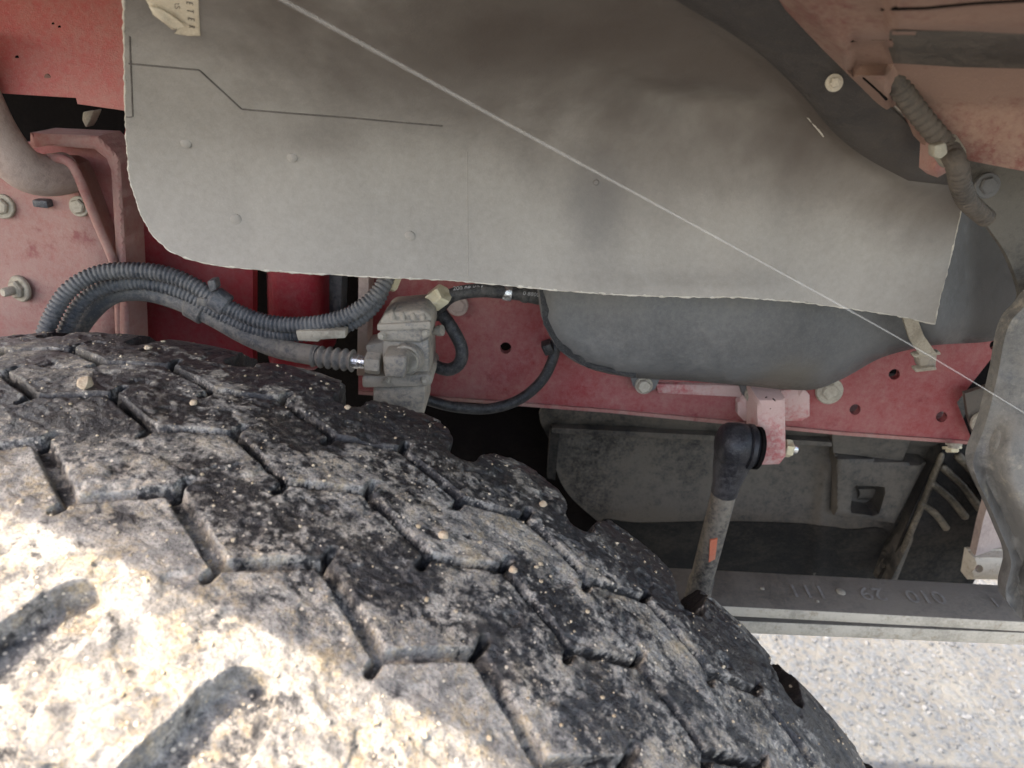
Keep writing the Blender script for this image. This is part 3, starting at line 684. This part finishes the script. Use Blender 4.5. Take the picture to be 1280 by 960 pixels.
# ================================================================== grey tank, strap
tk = thing('plastic_tank', 'grey moulded plastic tank hanging in front of the red rail', 'tank', V(900, 485, .47))
tl = catmull([(672, 330), (673, 372), (680, 405), (700, 438), (735, 460), (790, 472), (860, 476), (930, 482), (985, 487), (1022, 486), (1058, 471), (1105, 446), (1165, 432), (1235, 427), (1280, 415), (1330, 380), (1330, 190), (900, 180), (690, 200)], 8, True)
def tankY(x, y): return .447+.012*sstep(1010, 1150, x)+.030*sstep(1165, 1215, x)+.00022*np.clip(470-y, -30, 300)*0-.010*np.sin(np.clip((y-330)/150, 0, 1)*np.pi)*sstep(700, 820, x)*(1-sstep(980, 1100, x))+.0012*(fbm(x, y, 60, 3, 5)-.5)
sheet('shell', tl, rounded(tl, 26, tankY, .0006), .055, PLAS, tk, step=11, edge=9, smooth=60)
hem = [(674, 360), (682, 360), (688, 400), (708, 434), (742, 456), (795, 467), (795, 472), (735, 460), (699, 438), (679, 405)]
sheet('moulding_lip', hem, .452, .02, HOSE, tk, step=8, edge=6)
for (x, y) in ((805, 482), (942, 493)):
    tab = [(x-17, y-12), (x+22, y-13), (x+14, y+4), (x+6, y+9), (x-7, y+9), (x-14, y)]
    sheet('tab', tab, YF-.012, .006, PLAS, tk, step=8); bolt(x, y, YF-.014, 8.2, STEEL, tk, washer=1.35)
sp = thing('tank_strap', 'tan strap and buckle below the right end of the liner', 'strap', V(1155, 465, .46))
hs = [(1128, 396), (1146, 396), (1155, 420), (1170, 441), (1150, 444), (1138, 426)]
sheet('band', hs, lambda x, y: .4475+.0002*(y-400)*.5, .002, BEIGE, sp, step=8)
block('buckle', [(1148, 446, .455), (1172, 443, .455), (1170, 460, .455), (1152, 462, .455)], .01, ALU, sp, .001)
block('keeper', [(1143, 461, .452), (1170, 458, .452), (1172, 463, .452), (1145, 466, .452)], .006, BEIGE, sp, .001)
block('keeper', [(1142, 444, .452), (1176, 440, .452), (1177, 444, .452), (1143, 448, .452)], .006, BEIGE, sp, .001)

# ================================================================== link and bracket
lb_ = thing('link_bracket', 'pink dusty T-shaped bracket on the red rail holding the link joint', 'bracket', V(965, 580, .48))
pl = [(922, 504), (934, 492), (1004, 486), (1012, 494), (1012, 520), (1002, 526), (930, 526), (922, 518)]
sheet('plate', pl, rounded(pl, 5, YF-.010, .0005), .01, RED_P, lb_, step=7)
ar = [(946, 497), (981, 497), (982, 570), (974, 580), (950, 581), (948, 560)]
sheet('arm', ar, rounded(ar, 4, .476, .0006), .034, RED_P, lb_, step=7)
scr = [[(956, 495), (963, 511)], [(966, 498), (969, 501), (973, 492)], [(957, 497), (969, 491), (976, 489)]]
for q in scr: sweep('scratch', np.array([U(x, y, YF-.0102) for x, y in q]) if False else resample(np.array([U(x, y, YF-.0103 if y < 497 else .4758) for x, y in q]), .001), .0004, DARK, lb_, 6)
lk = thing('stabiliser_link', 'dark link rod with a black rubber ball joint in front of the spring', 'link rod', V(872, 745, .45))
YL = .462
k = MM(925, 560, YL)
j0 = np.array(V(896, 553, YL)); j1 = np.array(V(946, 560, YL))
cyl('ball_joint', j0, j1, [(0, 10*k), (.03, 17*k), (.10, 23*k), (.22, 27*k), (.45, 28.5*k), (.66, 28*k), (.70, 26*k), (.74, 29*k), (.84, 29*k), (.88, 26*k), (1, 22*k)], BLACK, lk, 32, 50)
cyl('boot_lip', np.array(V(942, 559.5, YL)), np.array(V(949, 560.5, YL)), [(0, 24*k), (.2, 27*k), (.8, 27*k), (1, 24*k)], DARK, lk, 28)
s0 = np.array(V(918, 566, YL)); s1 = np.array(V(870, 752, YL-.004)); Ls = np.linalg.norm(s1-s0)
cyl('neck', s0, s0+(s1-s0)*.27, [(0, 25*k), (.35, 22*k), (.7, 17.5*k), (.92, 17*k), (.95, 15.5*k), (1, 15*k)], BLACK, lk, 28, 50)
cyl('rod', s0+(s1-s0)*.26, s0+(s1-s0)*1.25, [(0, 15.6*k), (.3, 15.5*k), (.55, 15.2*k), (.58, 17*k), (1, 17*k)], ROD, lk, 28)
mk = sheet('paint_mark', [(888, 676), (897, 673), (894, 699), (886, 703)], lambda x, y: YL-.0118+0*x, .004, ORANGE, lk, step=4)
nx = thing('joint_nut', 'shiny yellow zinc nut on the end of the link bracket', 'nut', V(990, 565, .485))
cyl('nut', np.array(V(980, 560, .485)), np.array(V(989, 561, .485)), [(0, 11*k), (.15, 12*k), (.85, 12*k), (1, 11*k)], BRASS, nx, hexa=True, smooth=25)
cyl('stud', np.array(V(988, 561, .485)), np.array(V(996, 562, .485)), [(0, 6.5*k), (.3, 5.5*k), (.5, 6.5*k), (.7, 5.5*k), (1, 5*k)], SILV, nx, 16)

# ================================================================== undercover, heat shield
uc = thing('engine_undercover', 'grimy dark plastic engine undercover below the red rail', 'undercover', V(950, 715, .68))
co = catmull([(690, 500), (690, 560), (705, 610), (745, 650), (800, 690), (830, 760), (1000, 770), (1120, 775), (1150, 740), (1190, 560), (1190, 480), (900, 470)], 6, True)
def covY(x, y):
    yy = y-(x-900)*.05
    base = .655+.00018*(600-yy)*0
    low = np.clip((yy-640)/70, 0, 1.6); base = base+.05*low**1.5                      # rolls under towards the ground
    up = 1-sstep(535, 549, yy); base = base-.020*up                                  # upper ledge
    rib = np.exp(-((x-(1040-(y-560)*.14))/9)**2); base = base-.010*rib*sstep(560, 580, yy)
    return base+.003*(fbm(x, y, 90, 3, 8)-.5)
sheet('panel', co, covY, .006, COVER, uc, step=8, edge=10, smooth=60)
bx = [(1044, 568), (1158, 578), (1118, 654), (1042, 644)]
sheet('socket_frame', bx, rounded(bx, 8, lambda x, y: .632+0*x, .0009), .03, COVER, uc, step=4, edge=4, holes=[np.array([(1066, 609), (1074, 605), (1106, 609), (1107, 616), (1099, 642), (1092, 645), (1064, 641), (1063, 636)], float)], smooth=40)
sheet('socket_floor', [(1055, 596), (1118, 602), (1110, 652), (1052, 648)], .668, .004, COVER_D, uc, step=10)
sk = [(1068, 604), (1106, 607), (1104, 628), (1070, 626)]
sheet('corner_post', [(688, 535), (700, 536), (694, 600), (684, 598)], lambda x, y: .64+0*x, .02, COVER_D, uc, step=8)
sheet('top_lip', [(690, 535), (900, 545), (1040, 553), (1040, 558), (900, 551), (690, 541)], lambda x, y: .630+0*x, .012, COVER, uc, step=12)
sheet('lower_shade_band', catmull([(752, 652), (800, 654), (900, 652), (1000, 655), (1060, 662), (1110, 668), (1105, 760), (840, 752), (800, 700)], 5, True), lambda x, y: covY(x, y)-.0012, .001, COVER_D, uc, step=9, smooth=60)  # dark skin paints the shade of the part rolling under
sheet('socket_catch', sk, rounded(sk, 8, .650, .0012), .012, COVER, uc, step=5)
sheet('ledge', [(1040, 536), (1140, 546), (1128, 576), (1042, 566)], lambda x, y: .628+.00035*(y-545), .02, COVER, uc, step=10)
for a, b, wd in (((1182, 560), (1110, 740), 9), ((1146, 586), (1108, 650), 6)):
    q = [(a[0]-wd/2, a[1]), (a[0]+wd/2, a[1]+2), (b[0]+wd/2, b[1]+2), (b[0]-wd/2, b[1])]
    sheet('stiffening_rib', q, rounded(q, 4, .632, .001), .03, COVER, uc, step=4)
sheet('side_recess_shade', [(500, 470), (760, 490), (720, 560), (760, 660), (860, 740), (860, 830), (500, 830)], lambda x, y: .70+0*x, .006, DARK, uc, step=30)  # near-black sheet stands for the shade in the recess beside the panel
fo = thing('heat_shield', 'crumpled brown foil heat shield beside the undercover', 'heat shield', V(1180, 700, .62))
fp = [(1186, 556), (1236, 560), (1240, 620), (1222, 690), (1208, 735), (1100, 735), (1120, 690), (1150, 620)]
def foY(x, y): return .630+.02*sstep(650, 720, y)+.004*(fbm(x, y, 30, 3, 15)-.5)
sheet('foil', catmull(fp, 5, True), foY, .002, COVER_D, fo, step=6, edge=6, smooth=60)
for (xa, ya, xb, yb, r) in ((1196, 568, 1234, 622, 5.5), (1176, 582, 1226, 638, 5), (1162, 602, 1208, 648, 5), (1150, 628, 1184, 662, 4.5), (1178, 566, 1128, 690, 4)):
    q = catmull([(xa, ya), ((xa+xb)/2+2, (ya+yb)/2-3), (xb, yb)], 8); kq = MM(xa, ya, .62)
    sweep('ridge', U(q[:, 0], q[:, 1], np.full(len(q), .628)), r*kq*np.r_[.5, np.ones(len(q)-2), .5], FOIL, fo, 12, 60)
sb = thing('support_post', 'pale dusty steel post with a foot plate at the right behind the spring', 'post', V(1235, 724, .56))
sheet('post', [(1246, 590), (1300, 590), (1300, 700), (1215, 715), (1228, 655)], lambda x, y: .575+.0004*(x-1240), .01, PIPE, sb, step=10)
ft = [(1214, 694), (1300, 694), (1300, 725), (1209, 724)]
sheet('foot', ft, rounded(ft, 6, .562, .001), .012, LEAF_E, sb, step=6, holes=[ring_hole(1224, 711, 5), ring_hole(1257, 711, 4)])
gp_ = [(1206, 492), (1250, 478), (1260, 560), (1220, 552), (1210, 520)]
gs = thing('gusset_plate', 'grey steel gusset plate at the end of the red rail', 'plate', V(1235, 555, .515))
sheet('plate', gp_, .508, .004, CONDUIT_B, gs, step=10); bolt(1228, 528, .505, 9, BEIGE, gs)
bolt(1192, 556, .512, 6, BEIGE, gs, toward=(0, -.5, -1))

# ================================================================== leaf spring
ls = thing('leaf_spring', 'dark steel leaf spring with pale worn edges and faded painted numbers', 'leaf spring', V(1080, 790, .49))
def bar(name, front_px, Yfr, back_px, thick, mat, edge_mat):
    """steel leaf: flat upper face between its rear and front edge, real thickness"""
    (xa, ya), (xb, yb) = front_px; A = V(xa, ya, Yfr); B = V(xb, yb, Yfr)
    d = U(*back_px, 1.0); zf = A.z+(B.z-A.z)*.5; Yb = float(zf/d[2])
    bm = bmesh.new(); vs = []
    for P in (A, B):
        for dy, dz in ((0, 0), (Yb-Yfr, 0), (Yb-Yfr, -thick), (0, -thick)): vs.append(bm.verts.new(P+Vector((0, dy, dz))))
    for q in ((0, 1, 5, 4), (1, 2, 6, 5), (2, 3, 7, 6), (3, 0, 4, 7), (3, 2, 1, 0), (4, 5, 6, 7)): bm.faces.new([vs[i] for i in q])
    bmesh.ops.bevel(bm, geom=list(bm.edges), offset=.0016, segments=2, affect='EDGES', profile=.5)
    o = bm_obj(name, bm, mat, ls, 40); o.data.materials.append(edge_mat)
    for p in o.data.polygons:
        if p.normal.y < -.4: p.material_index = 1
    return o, Yb
lf1, Yb1 = bar('leaf', ((700, 747), (1720, 800.8)),   .470, (1080, 720), .0105, LEAF, LEAF_E)
lf2, Yb2 = bar('leaf', ((700, 767), (1720, 809.5)), .474, (1080, 745), .0135, LEAF, LEAF_E)
zt = V(1080, 767, .470).z
xd = (V(1420, 785, .470)-V(700, 747, .470)).normalized()
def on_leaf(px, py):
    d = U(px, py, 1.0); A = V(700, 747, .470); B = V(1420, 785, .470)
    Y = .5
    for _ in range(6):
        P = d*Y; t = (P[0]-A.x)/(B.x-A.x); Y = (A.z+t*(B.z-A.z))/d[2]
    return d*Y+np.array([0, 0, .0006])
for s_, px, py in (('111', 1009, 739), ('29', 1090, 742), ('010', 1156, 746), ('1', 1243, 753)):
    text_mesh('number', s_, .022 if s_ != '1' else .016, CHALK, ls, on_leaf(px, py), -xd, (0, -1, 0), .0001)
for (px, py, r) in ((1051, 740, 6), (953, 736, 2.5), (1022, 752, 2)):
    p = on_leaf(px, py); k = MM(px, py, p[1])
    cyl('paint_dot', p-np.array([0, 0, .0012]), p+np.array([0, 0, .0004]), [(0, r*k), (.6, r*k), (1, r*k*.7)], BEIGE, ls, 12)

# ================================================================== splash guard, right
sg = thing('splash_guard', 'grey plastic splash guard along the right edge', 'splash guard', V(1270, 770, .34))
gu = catmull([(1206, 200), (1222, 262), (1258, 318), (1276, 368), (1274, 388), (1330, 400), (1480, 330), (1500, 260), (1300, 216), (1250, 208)], 5, True)
sheet('upper_panel', gu, lambda x, y: .365+.0001*(y-200)+.0015*(fbm(x, y, 40, 3, 2)-.5), .004, dusty('guard_upper_plastic', (.05, .047, .042), (.125, .115, .098), .6, 14, .6, spots=(.05, .048, .045), spot_t=.72), sg, step=7, edge=6, smooth=60)
gl = catmull([(1276, 388), (1258, 415), (1247, 470), (1232, 530), (1217, 572), (1221, 598), (1236, 630), (1252, 668), (1264, 702), (1257, 738), (1264, 758), (1300, 785), (1420, 800), (1480, 600), (1480, 380), (1320, 360)], 5, True)
def guY(x, y):
    ed = np.interp(y, [388, 415, 470, 530, 572, 598, 630, 668, 702, 738, 758], [1276, 1258, 1247, 1232, 1217, 1221, 1236, 1252, 1264, 1257, 1264])
    d = x-ed
    return .345-.012*np.exp(-(d/7)**2)*sstep(560, 600, y)-.020*sstep(10, 45, d)*sstep(480, 600, y)+.006*(fbm(x, y, 30, 3, 44)-.5)
sheet('lower_flap', gl, guY, .008, PLAS_R, sg, step=6, edge=6, smooth=60)
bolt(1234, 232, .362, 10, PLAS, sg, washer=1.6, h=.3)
ch = [(1220, 255), (1232, 249), (1240, 252)], [(1240, 285), (1246, 270)], [(1246, 262), (1252, 280)]
for q in ch: sweep('marker_scribble', resample(np.array([U(x, y, .3675+.0001*(y-200)-.0014) for x, y in q]), .002), .0007, DARK, sg, 6)

# ================================================================== wheel arch liner
LN = thing('wheel_arch_liner', 'large grey rubber wheel arch liner sheet with a ragged pale cut edge', 'liner', V(600, 350, .385))
crease = np.array([(760, -140), (800, -40), (835, 5), (900, 45), (955, 85), (1000, 130), (1035, 172), (1075, 205), (1130, 235), (1240, 270)], float)
def below(x, y):                                    # signed distance to the crease, + towards the fender
    cy = np.interp(x, crease[:, 0], crease[:, 1]); return (cy-y)*.72
def linY(x, y):
    b = .385+.028*sstep(330, 900, x)-.010*sstep(980, 1220, x)
    u = np.clip((350-y)/350, -.2, 2.2)
    b = b-.045*sstep(150, 410, y)*sstep(1300, 900, x)
    b = b-.095*np.sign(u)*np.abs(u)**1.55                             # leans over the tyre towards its top
    st = sstep(-6, 22, below(x, y)); b = b-.014*st*sstep(1215, 1120, x)-.018*np.clip(below(x, y)/100, 0, 1)*sstep(1215, 1120, x)
    cx = (x-870)/95; cy = (y-(122+18*cx*cx*np.sign(cx)))/13; b = b+.010*np.exp(-cx*cx)*np.where(cy < 0, np.exp(-cy*cy), np.exp(-(cy/2.2)**2))
    b = b+.004*(fbm(x, y, 230, 2, 6)-.5)+.0008*(fbm(x, y, 45, 3, 16)-.5)
    b = b-.0045*np.exp(-((y-(368-.00*x))/20)**2)*sstep(640, 760, x)*(1-sstep(900, 1040, x))
    return b
FE_E = [(1201, 262), (1222, 245), (1205, 212), (1160, 172), (1090, 102), (1015, 28), (975, -40), (940, -170)]
lo = [(154, -170), (155, 0), (156, 90), (158, 170), (163, 225), (176, 268), (192, 295), (213, 314), (240, 325), (280, 333), (350, 339), (450, 345), (560, 350), (640, 357), (700, 363), (770, 368), (850, 371), (920, 371), (1000, 377), (1080, 388), (1130, 396), (1168, 405), (1176, 368), (1187, 325), (1199, 272)]+FE_E
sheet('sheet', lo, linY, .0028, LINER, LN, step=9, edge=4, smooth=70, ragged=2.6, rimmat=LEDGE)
ed = subdiv_loop(lo, 2.5); q_ = np.arange(len(ed)); ed = ed[(ed[:, 0] < 1203) & (ed[:, 1] > -60)]
ed = ed+1.6*(np.stack([fbm(ed[:, 0]+ed[:, 1], ed[:, 0]*0, 5, 2, 3), fbm(ed[:, 0]-ed[:, 1], ed[:, 0]*0+5, 5, 2, 8)], 1)-.5)
sweep('cut_edge', U(ed[:, 0], ed[:, 1], linY(ed[:, 0], ed[:, 1])+.0006), .00032+.0008*fbm(ed[:, 0]+ed[:, 1], ed[:, 1], 7, 2, 40)**2, LEDGE, LN, 6, 80)
# bonded flange strip along the fender
fl = np.vstack([catmull(crease[:-1], 6)+np.array([6, -9]), np.array([(1190, 232), (1205, 215), (1175, 190), (1130, 150), (1070, 92), (1010, 30), (960, -30), (930, -140)], float)])
sheet('flange', fl, lambda x, y: linY(x, y)-.0022, .0020, LINER_D, LN, step=9, edge=7, smooth=70)
bolt(1043, 103.5, float(linY(np.array([1043.]), np.array([103.]))[0])-.0095, 6.2, LEAF_E, LN, washer=1.75, h=.7)
def scored(pts, r, name='scored_line', m=LINEM):
    q = resample(np.array(pts, float), 3); C = U(q[:, 0], q[:, 1], linY(q[:, 0], q[:, 1])+r*.35)
    sweep(name, C, r, m, LN, 6, 80)
scored([(161, 79), (205, 83), (249, 87), (275, 111), (302, 136), (360, 141), (440, 147), (505, 153), (553, 157)], .00055)
scored([(162, 45), (164, 95), (166, 146), (158, 146)], .00040)
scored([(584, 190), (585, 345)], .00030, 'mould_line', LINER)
scored([(1010, 146), (1030, 170)], .0007, 'scratch', LEDGE)
for (x, y, r) in ((232, 178, 7.5), (365, 196, 7), (295, 275, 7.5), (512, 296, 7), (745, 228, 4)):
    Y = float(linY(np.array([float(x)]), np.array([float(y)]))[0]); k = MM(x, y, Y); c = np.array(V(x, y, Y))
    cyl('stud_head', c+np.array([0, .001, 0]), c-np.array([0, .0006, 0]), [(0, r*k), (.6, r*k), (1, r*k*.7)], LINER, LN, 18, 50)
for (x, y) in ((612, 376), (683, 368), (838, 376), (214, 318), (1040, 388)):    # rubber burrs left on the cut edge
    pass
st = thing('paper_label', 'torn cream paper label peeling off the liner at the top', 'label', V(230, 45, .31))
def labY(x, y): return linY(x, y)-.0008-.004*np.exp(-((x-203)*.75+(y-26)*-.6)**2/60)*np.exp(-((y-22)/20)**2)
sheet('paper', [(183, -60), (181, -2), (189, 12), (191, 18), (203, 27), (215, 37), (223, 36), (218, 42), (235, 45), (250, 45), (248.5, 20), (246, -60)], labY, .0004, PAPER, st, step=3.2, edge=4, smooth=60)
sheet('fold', [(186, 8), (200, 11), (216, 20), (231, 33), (222, 37), (204, 28), (192, 19)], lambda x, y: labY(x, y)-.0015-.0016*((x-190)/40), .0004, PAPER, st, step=3, smooth=60)
for s_, x, y, sz in (('M', 236, -6, 9), ('E', 236.5, 4, 9), ('T', 237.5, 14, 9), ('E', 238.5, 24, 9), ('R', 239.5, 33.5, 8)):
    Y = float(labY(np.array([float(x)]), np.array([float(y)]))[0]); k = MM(x, y, Y)
    text_mesh('printed_letter', s_, sz*1.25*k, INK, st, V(x, y, Y-.0006), U(x+.8, y+10, float(labY(np.array([x+.8]), np.array([y+10.]))[0]))-U(x, y, Y), (1, 0, .05), .0001)
text_mesh('printed_letter', 'RS', 9*MM(221, 6, .31), INK, st, V(221, 6, float(labY(np.array([221.]), np.array([6.]))[0])-.0006), (0, 0, -1), (1, 0, .05), .0001)

# ================================================================== fender
fe = thing('fender', 'dusty red truck fender underside at the top right', 'fender', V(1150, 200, .34))
fo_l = [(952, -40), (985, 12), (1030, 60), (1062, 92), (1100, 130), (1140, 165), (1165, 190), (1172, 196), (1212, 201), (1290, 216), (1420, 240), (1640, 290), (1640, -140), (900, -140)]
def fenY(x, y):
    e = np.interp(y, [-140, -40, 12, 60, 92, 130, 165, 200], [900, 952, 985, 1030, 1062, 1100, 1140, 1180])
    d = x-e
    b = np.minimum(linY(np.clip(e+12, 0, 1170), y), .335)-.012-.00012*np.clip(d, 0, 400)-.014*sstep(200, 60, y)
    b = b+.016*np.exp(-(d/16)**2)                                  # rolled lip against the liner
    yb = y-(x-1115)*-.015
    box = sstep(1105, 1122, x)
    b = b-.016*box*(1-sstep(36, 44, yb))                           # upper pressed face stands proud
    b = b+.020*box*sstep(40, 86, yb)-.016*box*sstep(86, 210, yb)    # face turning under, then out again
    nb = (1-box)*sstep(1058, 1068, x)*sstep(44, 50, y)*(1-sstep(84, 92, y)); b = b+.020*nb
    return b+.0015*(fbm(x, y, 60, 3, 71)-.5)
sheet('underside', fo_l, fenY, .003, FEND, fe, step=7, edge=6, smooth=50)
for q in ([(1102, 11), (1160, 9), (1220, 3), (1290, -1)], [(1063, 51), (1090, 48), (1115, 48)], [(1080, 97), (1100, 115), (1108, 124)]):
    z = resample(np.array(q, float), 4); sweep('seam', U(z[:, 0], z[:, 1], fenY(z[:, 0], z[:, 1])), .0006, DARK, fe, 6, 80)
sheet('fold_dust_shade', [(1114, 38), (1290, 40), (1420, 42), (1420, 86), (1290, 86), (1200, 84), (1118, 79), (1112, 60)], lambda x, y: fenY(x, y)-.0012, .001, CONDUIT_B, fe, step=7, smooth=50)  # grey-brown dust skin; its dark tone also adds the fold's shade
tabp = [(1164, 176), (1184, 178), (1186, 214), (1172, 222), (1162, 214)]
sheet('tab', tabp, rounded(tabp, 5, .336, .0006), .01, RED_D, fe, step=6)
# the arch roof and outer wing above the picture: they shade the wheel
def box(name, lo_, hi, mat, parent, bev=.01):
    bm = bmesh.new(); bmesh.ops.create_cube(bm, size=1)
    for v in bm.verts: v.co = Vector([(l+h)/2+c*(h-l) for l, h, c in zip(lo_, hi, v.co)])
    bmesh.ops.bevel(bm, geom=list(bm.edges), offset=bev, segments=2, affect='EDGES', profile=.5)
    return bm_obj(name, bm, mat, parent)
def lipY(x): return np.interp(x, [-1.3, -.59, -.36, -.11, .11, .95], [.235, .225, .185, .09, .045, .0])
LIPZ = .045
xs = np.linspace(-1.2, 1.0, 45); Vv = []; F = []
for x in xs:
    y = float(lipY(x)); Vv += [(x, y, LIPZ), (x, y+.02, LIPZ+.012), (x, y+.10, .125), (x, .60, .15), (x, .76, .15), (x, .76, .165), (x, y+.06, .165), (x, y+.004, .09), (x, y-.02, .40), (x, y-.025, .40), (x, y-.006, .06)]
k_ = 11
for i in range(len(xs)-1):
    for j in range(k_): F.append((i*k_+j, i*k_+(j+1) % k_, (i+1)*k_+(j+1) % k_, (i+1)*k_+j))
mesh_obj('arch_roof', Vv, F, FEND, fe, 35)

cdt = thing('wing_conduit', 'brown dusty corrugated conduit with a clamp running down the fender at right', 'conduit', V(1220, 268, .33))
FY = lambda x, y: float(fenY(np.array([float(x)]), np.array([float(y)]))[0])
conduit('tube', [(1100, 58, FY(1128, 110)+.004), (1112, 88, FY(1130, 110)-.004), (1132, 120, FY(1130, 120)-.006), (1160, 156, FY(1160, 156)-.007), (1184, 184, FY(1184, 184)-.007), (1196, 206, .310), (1201, 232, .322), (1210, 252, .334), (1232, 272, .350)], .0043, CONDUIT_B, cdt, pitch=.0036)
p0 = np.array(V(1178, 178, FY(1178, 178)-.006)); p1 = np.array(V(1192, 199, FY(1190, 192)-.004))
cyl('clamp', p0, p1, [(0, .0045), (.15, .0054), (.85, .0054), (1, .0045)], dusty('clamp_plastic', (.25, .235, .185), (.36, .33, .26), .5, 30, .6), cdt, 22)
block('clamp_tab', [(1168, 182, .303), (1184, 178, .303), (1186, 192, .303), (1176, 200, .303), (1168, 196, .303)], .006, dusty('clamp_tab_plastic', (.25, .235, .185), (.36, .33, .26), .5, 30, .6), cdt, .001)

# ================================================================== spider thread across the opening
th_ = [(200, -88, .165), (354, 0, .175), (640, 158, .205), (905, 302, .245), (1140, 432, .30), (1300, 528, .33)]
C = path(th_, .006); s_ = np.linspace(0, 1, len(C))
tag(sweep('spider_thread', C, .00034+.00012*np.exp(-((s_-.62)/.02)**2), SILK, None, 8, 80), 'thin pale spider thread stretched diagonally across the whole opening', 'thread')
